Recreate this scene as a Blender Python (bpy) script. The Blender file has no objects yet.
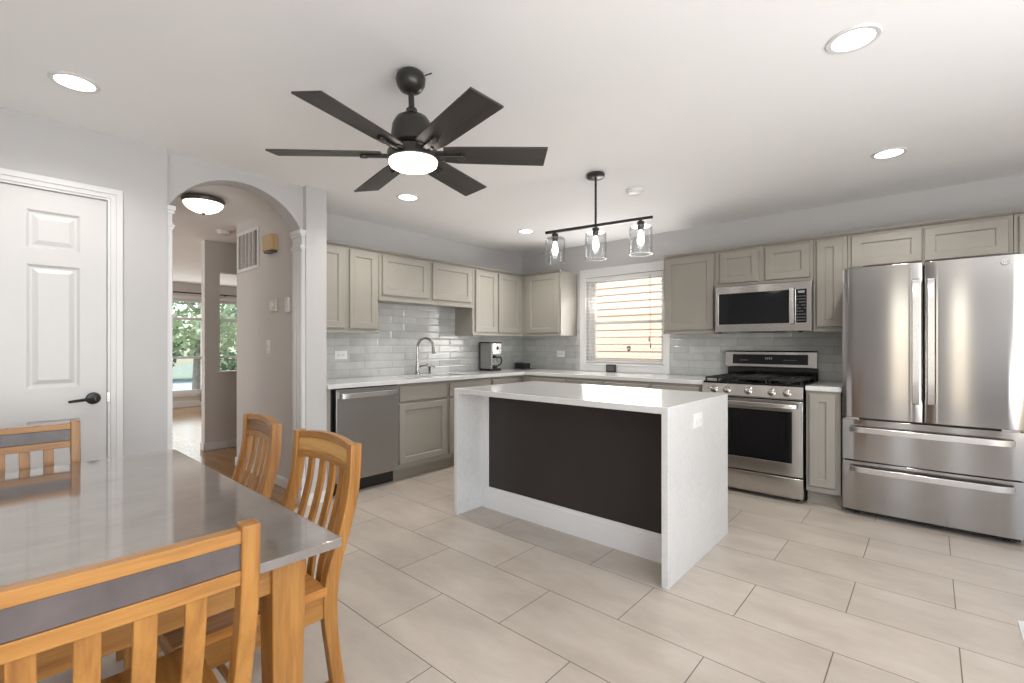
import bpy, bmesh, math, random
from mathutils import Vector, Matrix
random.seed(7)
PI = math.pi
sc = bpy.context.scene
COL = sc.collection

# ------------------------------------------------------------------ camera
cam_d = bpy.data.cameras.new('camera'); cam = bpy.data.objects.new('camera', cam_d); COL.objects.link(cam)
cam.location = (0, 0, 1.2296); cam.rotation_euler = (PI/2, 0, 0.7245)
cam_d.sensor_width = 36; cam_d.lens = 36*473.1/1024; cam_d.shift_y = 3.3/1024
cam_d.clip_start = 0.05; cam_d.clip_end = 200
sc.camera = cam
# ------------------------------------------------------------------ colour management, sampling
vs = sc.view_settings
vs.view_transform = 'Standard'; vs.look = 'None'; vs.gamma = 1; vs.use_curve_mapping = False
vs.exposure = 0.22
sc.cycles.use_denoising = True
sc.cycles.max_bounces = 10; sc.cycles.diffuse_bounces = 6; sc.cycles.glossy_bounces = 5
sc.cycles.transparent_max_bounces = 24; sc.cycles.transmission_bounces = 8
sc.cycles.sample_clamp_indirect = 6.0
sc.cycles.caustics_reflective = False; sc.cycles.caustics_refractive = False
# ------------------------------------------------------------------ sky
w = bpy.data.worlds.new('world'); sc.world = w; w.use_nodes = True
wn = w.node_tree.nodes; wl = w.node_tree.links
sky = wn.new('ShaderNodeTexSky'); sky.sky_type = 'NISHITA'; sky.sun_disc = False
sky.sun_elevation = math.radians(48); sky.sun_rotation = math.radians(160)
wl.new(sky.outputs[0], wn['Background'].inputs[0]); wn['Background'].inputs[1].default_value = 0.34

def lamp(name, typ, loc, rot, power, color=(1, 1, 1), size=None, size_y=None, radius=None, spot=None):
    d = bpy.data.lights.new(name, typ); d.energy = power; d.color = color
    if typ == 'AREA':
        d.shape = 'RECTANGLE' if size_y else 'DISK'; d.size = size
        if size_y: d.size_y = size_y
    if radius is not None: d.shadow_soft_size = radius
    if spot: d.spot_size = math.radians(spot); d.spot_blend = 0.6
    o = bpy.data.objects.new(name, d); COL.objects.link(o); o.location = loc; o.rotation_euler = rot
    return o
sun = lamp('sun', 'SUN', (0, -10, 20), (math.radians(40), 0, math.radians(-25)), 4.3, (1, .95, .88)); sun.data.angle = math.radians(1)
# daylight through the patio opening behind the camera and the two windows in the picture, plus added ceiling fills
lamp('daylight_patio', 'AREA', (-.52, -2.72, 1.15), (PI/2, 0, 0), 2.2, (1, .99, .985), .34, 2.0)
lamp('daylight_patio', 'AREA', (.52, -2.72, 1.15), (PI/2, 0, 0), 1.8, (1, .99, .985), .26, 2.0)
lamp('side_ceiling_fill', 'AREA', (2.20, .0, 1.0), (PI/2+1.05, 0, PI/2), 175, (.99, .99, 1), 4.2, 2.0)  # added fill by the unseen right wall, tilted steeply up to brighten the ceiling
lamp('daylight_kitchen_window', 'AREA', (-2.65, 5.13, 1.5), (-PI/2, 0, 0), 3, (1, .97, .93), .88, 1.0)
lamp('kitchen_ceiling_fill', 'AREA', (-2.66, 4.86, 1.42), (-PI/2-.30, 0, 0), 13, (1, .98, .96), .86, .8)  # added fill on the room side of the blind, aimed up at the far ceiling
lamp('daylight_living', 'AREA', (-10.85, 2.9, 1.2), (PI/2, 0, -PI/2), 22, (1, 1, 1), 2.6, 1.8)

# ------------------------------------------------------------------ mesh helpers
class MB:
    def __init__(s): s.bm = bmesh.new()
    def box(s, x0, x1, y0, y1, z0, z1, m=None, mi=0):
        v = [s.bm.verts.new(p) for p in ((x0,y0,z0),(x1,y0,z0),(x1,y1,z0),(x0,y1,z0),(x0,y0,z1),(x1,y0,z1),(x1,y1,z1),(x0,y1,z1))]
        if m: 
            for q in v: q.co = m @ q.co
        for f in ((3,2,1,0),(4,5,6,7),(0,1,5,4),(1,2,6,5),(2,3,7,6),(3,0,4,7)):
            s.bm.faces.new([v[i] for i in f]).material_index = mi
        return s
    def prism(s, pts, a0, a1, axis='z', m=None):
        def P(p, a):
            c = {'z': (p[0],p[1],a), 'y': (p[0],a,p[1]), 'x': (a,p[0],p[1])}[axis]
            return (m @ Vector(c)) if m else c
        A = [s.bm.verts.new(P(p,a0)) for p in pts]; B = [s.bm.verts.new(P(p,a1)) for p in pts]
        n = len(pts)
        s.bm.faces.new(A[::-1]); s.bm.faces.new(B)
        for i in range(n): s.bm.faces.new((A[i],A[(i+1)%n],B[(i+1)%n],B[i]))
        return s
    def lathe(s, prof, loc=(0,0,0), n=32, axis='z', m=None, cap=True):
        rings = []
        for r, h in prof:
            R = []
            for i in range(n):
                a = 2*PI*i/n; c, d = r*math.cos(a), r*math.sin(a)
                p = {'z': (c,d,h), 'y': (c,h,d), 'x': (h,c,d)}[axis]
                p = Vector(p)+Vector(loc)
                R.append(s.bm.verts.new(m @ p if m else p))
            rings.append(R)
        for A, B in zip(rings, rings[1:]):
            for i in range(n): s.bm.faces.new((A[i],A[(i+1)%n],B[(i+1)%n],B[i]))
        if cap:
            s.bm.faces.new(rings[0][::-1]); s.bm.faces.new(rings[-1])
        return s
    def tube(s, pts, r, n=10, cap=True):
        pts = [Vector(p) for p in pts]; rings = []
        rr = r if isinstance(r, (list,tuple)) else [r]*len(pts)
        up = None
        for i, p in enumerate(pts):
            t = (pts[min(i+1,len(pts)-1)]-pts[max(i-1,0)]).normalized()
            if up is None: up = t.orthogonal().normalized()
            up = (up - t*up.dot(t)).normalized(); b = t.cross(up)
            rings.append([s.bm.verts.new(p+rr[i]*(math.cos(2*PI*k/n)*up+math.sin(2*PI*k/n)*b)) for k in range(n)])
        for A, B in zip(rings, rings[1:]):
            for k in range(n): s.bm.faces.new((A[k],A[(k+1)%n],B[(k+1)%n],B[k]))
        if cap: s.bm.faces.new(rings[0][::-1]); s.bm.faces.new(rings[-1])
        return s
    def sweep(s, secs):            # list of equal-length closed vertex loops
        R = [[s.bm.verts.new(p) for p in q] for q in secs]
        n = len(R[0])
        for A, B in zip(R, R[1:]):
            for k in range(n): s.bm.faces.new((A[k],A[(k+1)%n],B[(k+1)%n],B[k]))
        s.bm.faces.new(R[0][::-1]); s.bm.faces.new(R[-1])
        return s
    def grid(s, us, vs_, mask, a0, a1, plane='xy'):   # slab made of cells, holes where mask is False
        P = {'xy': lambda u,v,a: (u,v,a), 'xz': lambda u,v,a: (u,a,v), 'yz': lambda u,v,a: (a,u,v)}[plane]
        V = {}
        def vert(i,j,k):
            if (i,j,k) not in V: V[(i,j,k)] = s.bm.verts.new(P(us[i],vs_[j],(a0,a1)[k]))
            return V[(i,j,k)]
        nu, nv = len(us)-1, len(vs_)-1
        on = lambda i,j: 0<=i<nu and 0<=j<nv and mask(i,j)
        for i in range(nu):
            for j in range(nv):
                if not on(i,j): continue
                for k in (0,1):
                    s.bm.faces.new([vert(i,j,k),vert(i+1,j,k),vert(i+1,j+1,k),vert(i,j+1,k)])
                for (di,dj,e0,e1) in ((-1,0,(0,0),(0,1)),(1,0,(1,0),(1,1)),(0,-1,(0,0),(1,0)),(0,1,(0,1),(1,1))):
                    if not on(i+di,j+dj):
                        s.bm.faces.new([vert(i+e0[0],j+e0[1],0),vert(i+e1[0],j+e1[1],0),vert(i+e1[0],j+e1[1],1),vert(i+e0[0],j+e0[1],1)])
        return s
    def panel(s, x0, x1, z0, z1, loops, back=None):   # nested rectangles facing -y: loops of (inset, y)
        R = []
        for ins, y in loops:
            R.append([s.bm.verts.new(p) for p in ((x0+ins,y,z0+ins),(x1-ins,y,z0+ins),(x1-ins,y,z1-ins),(x0+ins,y,z1-ins))])
        for A, B in zip(R, R[1:]):
            for k in range(4): s.bm.faces.new((A[k],A[(k+1)%4],B[(k+1)%4],B[k]))
        s.bm.faces.new(R[-1])
        if back: s.bm.faces.new(R[0][::-1])
        return s
    def build(s, name, mat, parent=None, bevel=0, loc=None, rot=None, smooth=35, seg=2):
        bmesh.ops.recalc_face_normals(s.bm, faces=s.bm.faces)
        me = bpy.data.meshes.new(name); s.bm.to_mesh(me); s.bm.free()
        for m in (mat if isinstance(mat,(list,tuple)) else [mat]): me.materials.append(m)
        if smooth:
            me.shade_smooth(); me.set_sharp_from_angle(angle=math.radians(smooth))
        o = bpy.data.objects.new(name, me); COL.objects.link(o)
        if parent: o.parent = parent
        if loc: o.location = loc
        if rot: o.rotation_euler = rot
        if bevel:
            b = o.modifiers.new('edge', 'BEVEL'); b.width = bevel; b.segments = seg; b.limit_method = 'ANGLE'; b.angle_limit = math.radians(50)
        return o
def thing(name, label, cat, loc=(0,0,0), rz=0, group=None):
    o = bpy.data.objects.new(name, None); COL.objects.link(o); o.location = loc; o.rotation_euler = (0,0,rz)
    o.empty_display_size = .05
    return tag(o, label, cat, group)
def tag(o, label, cat, group=None):
    o['label'] = label; o['category'] = cat
    if group: o['group'] = group
    return o
def struct(o): o['kind'] = 'structure'; return o
def dup(root, loc, rz, label, group=None):
    r = root.copy(); COL.objects.link(r); r.location = loc; r.rotation_euler = (0,0,rz); r['label'] = label
    if group: r['group'] = group
    for ch in list(root.children):
        c = ch.copy(); COL.objects.link(c); c.parent = r
        for g in list(ch.children):
            d = g.copy(); COL.objects.link(d); d.parent = c
    return r

# ------------------------------------------------------------------ materials
def srgb(r, g, b):
    f = lambda c: (c/255/12.92 if c <= 10 else ((c/255+.055)/1.055)**2.4)
    return (f(r), f(g), f(b), 1)
class NM:
    def __init__(s, name):
        s.m = bpy.data.materials.new(name); s.m.use_nodes = True; s.n = s.m.node_tree.nodes; s.l = s.m.node_tree.links
        s.b = s.n['Principled BSDF']; s.out = s.n['Material Output']
    def new(s, t, **kw):
        o = s.n.new(t)
        for k, v in kw.items():
            if k in o.inputs: o.inputs[k].default_value = v
            else: setattr(o, k, v)
        return o
    def link(s, a, b): s.l.new(a, b)
    def coord(s, scale=(1,1,1), loc=(0,0,0), rot=(0,0,0), kind='Object'):
        t = s.new('ShaderNodeTexCoord'); m = s.new('ShaderNodeMapping')
        m.inputs['Scale'].default_value = scale; m.inputs['Location'].default_value = loc; m.inputs['Rotation'].default_value = rot
        s.link(t.outputs[kind], m.inputs[0]); return m.outputs[0]
    def noise(s, vec, scale, detail=4, rough=.55):
        n = s.new('ShaderNodeTexNoise'); n.inputs['Scale'].default_value = scale; n.inputs['Detail'].default_value = detail; n.inputs['Roughness'].default_value = rough
        s.link(vec, n.inputs['Vector']); return n.outputs['Fac']
    def ramp(s, fac, stops):
        r = s.new('ShaderNodeValToRGB'); e = r.color_ramp.elements
        while len(e) < len(stops): e.new(.5)
        for i, (p, c) in enumerate(stops): e[i].position = p; e[i].color = c
        s.link(fac, r.inputs[0]); return r.outputs[0]
    def mul(s, a, b, f=1.0):
        x = s.new('ShaderNodeMix', data_type='RGBA', blend_type='MULTIPLY'); x.inputs[0].default_value = f
        s.link(a, x.inputs[6]); s.link(b, x.inputs[7]); return x.outputs[2]
    def bump(s, h, strength=.2, dist=.002):
        b = s.new('ShaderNodeBump'); b.inputs['Strength'].default_value = strength; b.inputs['Distance'].default_value = dist
        s.link(h, b.inputs['Height']); s.link(b.outputs[0], s.b.inputs['Normal'])
    def set(s, col=None, rough=None, metal=None, spec=None):
        if col: s.b.inputs['Base Color'].default_value = col
        if rough is not None: s.b.inputs['Roughness'].default_value = rough
        if metal is not None: s.b.inputs['Metallic'].default_value = metal
        if spec is not None: s.b.inputs['Specular IOR Level'].default_value = spec
        return s
def paint(name, col, rough=.5, var=.03, scale=3, bump=0):
    k = NM(name); k.set(rough=rough)
    f = k.noise(k.coord(), scale)
    c = k.ramp(f, [(.3, tuple(x*(1-var) for x in col[:3])+(1,)), (.7, tuple(min(1,x*(1+var)) for x in col[:3])+(1,))])
    k.link(c, k.b.inputs['Base Color'])
    if bump: k.bump(k.noise(k.coord(), 180), bump, .001)
    return k.m
def wood(name, light, dark, grain='x', rough=.35, scale=1.0, knots=False):
    k = NM(name); k.set(rough=rough)
    s_ = {'x': (1.2,16,16), 'y': (16,1.2,16), 'z': (16,16,1.2)}[grain]
    v = k.coord(tuple(a*scale for a in s_))
    f1 = k.noise(v, 2.2, 6, .65); f2 = k.noise(v, 9, 3, .5)
    c1 = k.ramp(f1, [(.3, dark), (.55, light), (.8, tuple(min(1,x*1.12) for x in light[:3])+(1,))])
    c2 = k.ramp(f2, [(.25, (.86,.83,.78,1)), (.6, (1,1,1,1))])
    k.link(k.mul(c1, c2, .8), k.b.inputs['Base Color'])
    k.bump(f2, .06, .001)
    return k.m
def steel(name, col, rough, aniso=.7, scale=(2,2,160), rot=0.0):
    k = NM(name); k.set(col, rough, 1.0)
    f = k.noise(k.coord(scale), 4, 4, .6)
    r = k.new('ShaderNodeMapRange'); r.inputs[3].default_value = rough*.85; r.inputs[4].default_value = rough*1.2
    k.link(f, r.inputs[0]); k.link(r.outputs[0], k.b.inputs['Roughness'])
    k.b.inputs['Anisotropic'].default_value = aniso; k.b.inputs['Anisotropic Rotation'].default_value = rot
    t = k.new('ShaderNodeTangent'); t.direction_type = 'RADIAL'; t.axis = 'Z'; k.link(t.outputs[0], k.b.inputs['Tangent'])
    return k.m
def emit(name, col, strength):
    k = NM(name); k.b.inputs['Emission Color'].default_value = col; k.b.inputs['Emission Strength'].default_value = strength
    k.set(col, .5); return k.m
def clear_glass(name, tint=(1,1,1,1), gl=.9):
    k = NM(name); k.n.remove(k.b)
    tr = k.new('ShaderNodeBsdfTransparent'); tr.inputs[0].default_value = tint
    g = k.new('ShaderNodeBsdfGlossy'); g.inputs['Roughness'].default_value = .02
    fr = k.new('ShaderNodeLayerWeight'); fr.inputs[0].default_value = .5
    pw = k.new('ShaderNodeMath', operation='POWER'); pw.inputs[1].default_value = 2.4; k.link(fr.outputs['Facing'], pw.inputs[0])
    ad = k.new('ShaderNodeMath', operation='MULTIPLY_ADD'); ad.inputs[1].default_value = .75; ad.inputs[2].default_value = .04; k.link(pw.outputs[0], ad.inputs[0])
    mx = k.new('ShaderNodeMixShader'); mm = k.new('ShaderNodeMath', operation='MULTIPLY'); mm.inputs[1].default_value = gl
    k.link(ad.outputs[0], mm.inputs[0]); k.link(mm.outputs[0], mx.inputs[0]); k.link(tr.outputs[0], mx.inputs[1]); k.link(g.outputs[0], mx.inputs[2])
    k.link(mx.outputs[0], k.out.inputs[0]); return k.m

M = {}
M['wall'] = paint('wall paint cool grey', (.53,.525,.525,1), .6, .015, 2, .05)
M['wall_warm'] = paint('wall paint hall', (.60,.575,.55,1), .6, .015, 2, .05)
M['ceiling'] = paint('ceiling paint', (.90,.90,.895,1), .8, .01, 2, .04)
M['white'] = paint('white trim paint', (.72,.72,.72,1), .35, .01, 4)
M['door_white'] = paint('white door paint', (.64,.635,.63,1), .35, .01, 4)
M['cab'] = paint('greige cabinet paint', (.295,.276,.243,1), .38, .025, 5)
M['toe'] = paint('greige toe kick', (.30,.27,.23,1), .5, .02, 5)
M['black'] = paint('black plastic', (.012,.012,.012,1), .3, .1, 8)
M['black_gloss'] = paint('black glass', (.006,.006,.007,1), .06, .05, 3)
M['iron'] = paint('cast iron', (.012,.012,.012,1), .5, .2, 40, .2)
M['fan_metal'] = paint('matte black fan metal', (.022,.020,.018,1), .32, .1, 12)
M['chocolate'] = paint('dark brown laminate', (.024,.019,.018,1), .45, .12, 3)
M['plate'] = paint('white plastic plate', (.78,.78,.77,1), .3, .01, 5)
M['ivory'] = paint('ivory plastic', (.66,.62,.52,1), .4, .02, 5)
M['chime'] = wood('pale yellow chime wood', (.62,.46,.25,1), (.50,.36,.18,1), 'z', .5)
M['slotdark'] = paint('dark slot', (.10,.10,.10,1), .6, .1, 10)
M['curtain'] = paint('charcoal curtain cloth', (.05,.048,.045,1), .9, .1, 20)
M['steel'] = steel('brushed stainless', (.37,.357,.345,1), .13, .8, rot=.25)
M['steel_range'] = steel('brushed stainless range', (.56,.54,.515,1), .2, .7, rot=.25)
M['steel_dw'] = steel('brushed stainless dark', (.42,.41,.40,1), .34, .5, rot=.25)
M['handle'] = steel('bright handle steel', (.68,.67,.66,1), .25, .3)
M['nickel'] = steel('brushed nickel', (.40,.385,.365,1), .25, .2)
M['chrome'] = steel('chrome badge', (.5,.5,.5,1), .2, 0)
M['bronze'] = paint('bronze rim', (.10,.075,.06,1), .35, .1, 10)
OL, OD = srgb(170,120,60), srgb(138,90,42)
for ax in 'xyz': M['oak_'+ax] = wood('honey oak '+ax, OL, OD, ax, .32)
M['burl'] = wood('burl inlay', srgb(205,160,95), srgb(120,76,38), 'x', .35, .5)
M['burl_dark'] = wood('dark burl inlay', srgb(150,110,66), srgb(82,52,30), 'x', .35, .8)
M['seat'] = wood('honey oak seat', srgb(200,138,70), srgb(158,98,42), 'y', .3)
M['blade'] = wood('ebony blade', (.040,.034,.029,1), (.016,.013,.011,1), 'x', .42)
M['siding'] = paint('peach siding', (.85,.61,.45,1), .7, .03, 2)
M['glass'] = clear_glass('window glass', (.96,.98,.97,1), .6)
M['shade'] = clear_glass('clear lamp glass', (.975,.98,.985,1), 1.0)
M['spot'] = emit('downlight lens', (1,.97,.92,1), 7)
M['fanlight'] = emit('fan light lens', (1,.93,.84,1), 5)
M['bulb'] = emit('filament bulb', (1,.95,.90,1), 7)
M['bowl'] = emit('frosted bowl', (1,.93,.85,1), 3)
M['led'] = emit('panel led', (.8,.9,1,1), 3)
M['legend'] = paint('grey key legend', (.30,.30,.31,1), .4, .05, 5)
M['lawn'] = paint('lawn green', (.34,.37,.27,1), .9, .3, 6)
M['leaf'] = paint('leaf green', (.48,.55,.34,1), .6, .4, 2)
M['leaf_dark'] = paint('hedge green', (.20,.28,.14,1), .6, .4, 2)
M['bark'] = paint('grey bark', (.30,.26,.22,1), .9, .2, 12, .3)
M['asphalt'] = paint('pale asphalt', (.55,.58,.64,1), .9, .1, 6)
M['sticker'] = paint('dark red decal', (.10,.03,.03,1), .4, .05, 5)

# blind slats: thin white plastic that lets some daylight through
k = NM('blind slat'); k.set((.86,.85,.83,1), .45)
tl = k.new('ShaderNodeBsdfTranslucent'); tl.inputs[0].default_value = (.9,.88,.84,1)
mx = k.new('ShaderNodeMixShader'); mx.inputs[0].default_value = .45
k.link(k.b.outputs[0], mx.inputs[1]); k.link(tl.outputs[0], mx.inputs[2]); k.link(mx.outputs[0], k.out.inputs[0]); M['slat'] = k.m

# quartz
k = NM('white quartz'); k.set(rough=.12)
v = k.coord(); f = k.noise(v, 5, 8, .7); f2 = k.noise(v, 60, 3)
c = k.ramp(f, [(.35,(.655,.65,.64,1)),(.478,(.665,.66,.65,1)),(.495,(.61,.605,.60,1)),(.512,(.665,.66,.65,1)),(.7,(.675,.67,.66,1))])
c2 = k.ramp(f2, [(.3,(.95,.95,.95,1)),(.6,(1,1,1,1))])
k.link(k.mul(c, c2), k.b.inputs['Base Color']); M['quartz'] = k.m

# zinc table top
k = NM('grey metal table top'); k.set(rough=.2, metal=.75)
v = k.coord((2,1,1)); f = k.noise(v, 4, 8, .72); f2 = k.noise(k.coord((1,14,1)), 12, 4)
c = k.ramp(f, [(.3,(.36,.33,.31,1)),(.7,(.52,.485,.455,1))])
k.link(c, k.b.inputs['Base Color'])
r = k.new('ShaderNodeMapRange'); r.inputs[3].default_value = .03; r.inputs[4].default_value = .14; k.link(f2, r.inputs[0]); k.link(r.outputs[0], k.b.inputs['Roughness'])
M['zinc'] = k.m
M['band'] = paint('grey metal band', (.105,.086,.083,1), .25, .2, 14)

# porcelain floor tile, running bond .757 x .3725
k = NM('beige floor tile'); 
v = k.coord((1,1,1), (1.0485,-1.525,0))
br = k.new('ShaderNodeTexBrick'); br.offset = .5; br.offset_frequency = 2
for n_, val in (('Scale',1),('Mortar Size',.0022),('Mortar Smooth',.1),('Brick Width',.757),('Row Height',.3725),('Bias',0)): br.inputs[n_].default_value = val
br.inputs['Color1'].default_value = (.93,.93,.93,1); br.inputs['Color2'].default_value = (1,1,1,1); br.inputs['Mortar'].default_value = (.26,.24,.22,1)
k.link(v, br.inputs['Vector'])
f = k.noise(k.coord((1,2.2,1)), 2.4, 8, .65)
c = k.ramp(f, [(.3,(.44,.38,.32,1)),(.55,(.53,.465,.40,1)),(.75,(.59,.53,.465,1))])
k.link(k.mul(c, br.outputs['Color']), k.b.inputs['Base Color'])
r = k.new('ShaderNodeMapRange'); r.inputs[3].default_value = .22; r.inputs[4].default_value = .42; k.link(f, r.inputs[0]); k.link(r.outputs[0], k.b.inputs['Roughness'])
inv = k.new('ShaderNodeMath', operation='SUBTRACT'); inv.inputs[0].default_value = 1; k.link(br.outputs['Fac'], inv.inputs[1])
k.bump(inv.outputs[0], .5, .002); M['tile'] = k.m

# glazed backsplash tile; u runs along the wall, v is height
def splash(name, axis):
    k = NM(name)
    t = k.new('ShaderNodeTexCoord'); sp = k.new('ShaderNodeSeparateXYZ'); cb = k.new('ShaderNodeCombineXYZ')
    k.link(t.outputs['Object'], sp.inputs[0]); k.link(sp.outputs[0 if axis == 'x' else 1], cb.inputs[0]); 
    ad = k.new('ShaderNodeMath', operation='SUBTRACT'); ad.inputs[1].default_value = .914; k.link(sp.outputs[2], ad.inputs[0]); k.link(ad.outputs[0], cb.inputs[1])
    def bricks(mortar, smooth):
        br = k.new('ShaderNodeTexBrick'); br.offset = .5
        for n_, val in (('Scale',1),('Mortar Size',mortar),('Mortar Smooth',smooth),('Brick Width',.315),('Row Height',.0765),('Bias',0)): br.inputs[n_].default_value = val
        k.link(cb.outputs[0], br.inputs['Vector']); return br
    br = bricks(.0012, .1); bv = bricks(.013, 1.0)
    br.inputs['Color1'].default_value = (.44,.45,.435,1); br.inputs['Color2'].default_value = (.53,.54,.525,1); br.inputs['Mortar'].default_value = (.30,.30,.29,1)
    tone = k.ramp(k.noise(cb.outputs[0], 9, 3), [(.3,(.90,.90,.90,1)),(.7,(1.06,1.06,1.06,1))])
    k.link(k.mul(br.outputs['Color'], tone), k.b.inputs['Base Color']); k.set(rough=.08)
    wob = k.noise(cb.outputs[0], 16, 2, .5)
    m = k.new('ShaderNodeMath', operation='MULTIPLY'); m.inputs[1].default_value = 1.0; k.link(bv.outputs['Fac'], m.inputs[0])
    m2 = k.new('ShaderNodeMath', operation='MULTIPLY'); m2.inputs[1].default_value = .55; k.link(wob, m2.inputs[0])
    s_ = k.new('ShaderNodeMath', operation='SUBTRACT'); k.link(m2.outputs[0], s_.inputs[0]); k.link(m.outputs[0], s_.inputs[1])
    k.bump(s_.outputs[0], .5, .004); return k.m
M['splash_x'] = splash('grey glazed subway tile x', 'x'); M['splash_y'] = splash('grey glazed subway tile y', 'y')

# strip oak floor in the hall
k = NM('oak strip floor'); 
br = k.new('ShaderNodeTexBrick'); br.offset = .37
for n_, val in (('Scale',1),('Mortar Size',.0012),('Brick Width',1.1),('Row Height',.075),('Bias',0)): br.inputs[n_].default_value = val
br.inputs['Color1'].default_value = (.30,.155,.06,1); br.inputs['Color2'].default_value = (.46,.26,.11,1); br.inputs['Mortar'].default_value = (.10,.05,.02,1)
k.link(k.coord(), br.inputs['Vector'])
f = k.noise(k.coord((2,24,1)), 3, 5); c = k.ramp(f, [(.3,(.75,.72,.68,1)),(.65,(1,1,1,1))])
k.link(k.mul(br.outputs['Color'], c), k.b.inputs['Base Color']); k.set(rough=.16); M['hardwood'] = k.m

# ------------------------------------------------------------------ the room
ZC = 2.4455
XD, XW, YW, XR, YR = -3.564, -4.175, 4.928, 2.35, -2.75     # door wall, kitchen wall, window wall, right wall, rear wall
struct(MB().grid([XW-.1,-3.64,XR+.1], [YR-.1,1.80,YW+.1], lambda i,j: not (i==0 and j==0), -.1, 0).build('floor', M['tile']))
struct(MB().box(-11.1,-3.64,-2,1.80,-.1,-.001).box(-11.1,-4.30,1.80,6,-.1,-.001).build('floor_hall', M['hardwood']))
struct(MB().box(-3.66,-3.57,.83,1.63,-.004,.006).build('trim_threshold', M['hardwood'], bevel=.003))
struct(MB().box(-11.15,XR+.1,YR-.1,6.1,ZC,ZC+.12).build('ceiling', M['ceiling']))
# door wall, with the doorway cut out
DY0, DY1, DZ = -.262, .500, 2.066
struct(MB().grid([YR,DY0-.012,DY1+.012,.785], [0,DZ+.012,ZC], lambda i,j: not (i==1 and j==0), XD-.13, XD, 'yz').box(XD-.20,XD-.131,.70,.785,0,ZC).build('wall_left', M['wall']))
# arch wall
AY0, AY1 = .785, 1.660
mb = MB(); N = 40; cy_, hw, zs, zr = (AY0+AY1)/2, (AY1-AY0)/2, 2.108, .240
hw -= .026; zs, zr = 2.128, .238; RA = (hw*hw+zr*zr)/(2*zr)
arc = [(cy_+hw*(2*i/N-1), zs+math.sqrt(max(0,RA*RA-(hw*(2*i/N-1))**2))-(RA-zr)) for i in range(N+1)]
arc = [(AY0,zs-.03),(arc[0][0]-.001,zs-.03)]+arc+[(arc[-1][0]+.001,zs-.03),(AY1,zs-.03)]; N = len(arc)-1
mb2 = mb
XA0, XA1 = XD-.200, XD-.050
F = [mb.bm.verts.new((XA1,y,z)) for y,z in arc]; FT = [mb.bm.verts.new((XA1,y,ZC)) for y,z in arc]
B = [mb.bm.verts.new((XA0,y,z)) for y,z in arc]; BT = [mb.bm.verts.new((XA0,y,ZC)) for y,z in arc]
for i in range(N):
    mb.bm.faces.new((F[i],F[i+1],FT[i+1],FT[i])); mb.bm.faces.new((B[i],BT[i],BT[i+1],B[i+1])); mb.bm.faces.new((F[i],B[i],B[i+1],F[i+1])); mb.bm.faces.new((FT[i],FT[i+1],BT[i+1],BT[i]))
mb.bm.faces.new((F[0],FT[0],BT[0],B[0])); mb.bm.faces.new((F[N],B[N],BT[N],FT[N]))
struct(mb.build('wall_arch', M['wall']))
def pilaster(y, d, name):
    m_ = MB(); lo, hi = sorted((y, y+d*.028)); x0, x1 = XD-.175, XD-.012
    m_.box(x0,x1,lo,hi,0,2.075)
    for z0,z1,e in ((2.075,2.105,.030),(2.055,2.075,.018),(1.955,1.970,.012),(1.970,1.985,.022),(1.985,1.995,.010),(0,.12,.012)):
        a, b = (lo-e*.6, hi) if d < 0 else (lo, hi+e*.6)
        m_.box(x0-e*.3, x1+e*.3, a, b, z0, z1)
    for q in range(3):
        xx = x0+.03+q*.05
        a, b = (lo-.004, lo) if d < 0 else (hi, hi+.004)
        m_.box(xx, xx+.025, a, b, .18, 1.93)
    return struct(m_.build(name, M['white'], bevel=.003))
pilaster(AY0, 1, 'trim_1'); pilaster(AY1, -1, 'trim_2')
# stub wall between hall and kitchen
HY0, HY1 = 1.752, 1.823
struct(MB().grid([-5.30,XD-.20,XD], [AY1,HY0,HY1], lambda i,j: not (i==0 and j==0), 0, ZC).build('wall_hall', [M['wall_warm'], M['wall']]))
o = bpy.data.objects['wall_hall']
for p in o.data.polygons: p.material_index = 1 if p.center.x > XD-.2 and (p.normal.x > .5 or p.center.y > 1.8) else 0
struct(MB().box(XW-.1,XW,HY1,YW+.1,0,ZC).build('wall_kitchen', M['wall']))
# window wall with opening
WX0, WX1, WZ0, WZ1 = -3.150, -2.170, 1.000, 2.040
struct(MB().grid([XW-.1,WX0,WX1,XR+.1], [0,WZ0,WZ1,ZC], lambda i,j: not (i==1 and j==1), YW, YW+.15, 'xz').build('wall_back', M['wall']))
struct(MB().grid([YR-.1,-2.1,2.1,YW], [0,.2,2.27,ZC], lambda i,j: not (i==1 and j==1), XR, XR+.1, 'yz').build('wall_right', M['wall']))
struct(MB().grid([XD-.13,-.70,-.34,.40,.66,XR], [0,.12,2.18,ZC], lambda i,j: not (i in (1,3) and j==1), YR-.1, YR, 'xz').build('wall_rear', M['wall']))
# backsplash tiles
struct(MB().box(XW,XW+.009,HY1,YW,.9,1.70).build('wall_tile_left', M['splash_y']))
struct(MB().grid([XW,WX0-.082,WX1+.076,.6], [.9,1.42], lambda i,j: i != 1, YW-.009, YW, 'xz').build('wall_tile_back', M['splash_x']))
# baseboards
def board(name, x0,x1,y0,y1,h=.075): return struct(MB().box(x0,x1,y0,y1,0,h).box(x0,x1,y0,y1,h,h+.012).build(name, M['white'], bevel=.004))
board('baseboard_hall', -5.312, XD-.20, HY0-.014, HY0)
board('baseboard_pier', XD, XD+.014, AY1+.002, HY1)
board('baseboard_left', XD, XD+.014, DY1+.075, AY0)
board('baseboard_hall_end', -5.312, -5.30, HY0-.014, HY1)

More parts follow.
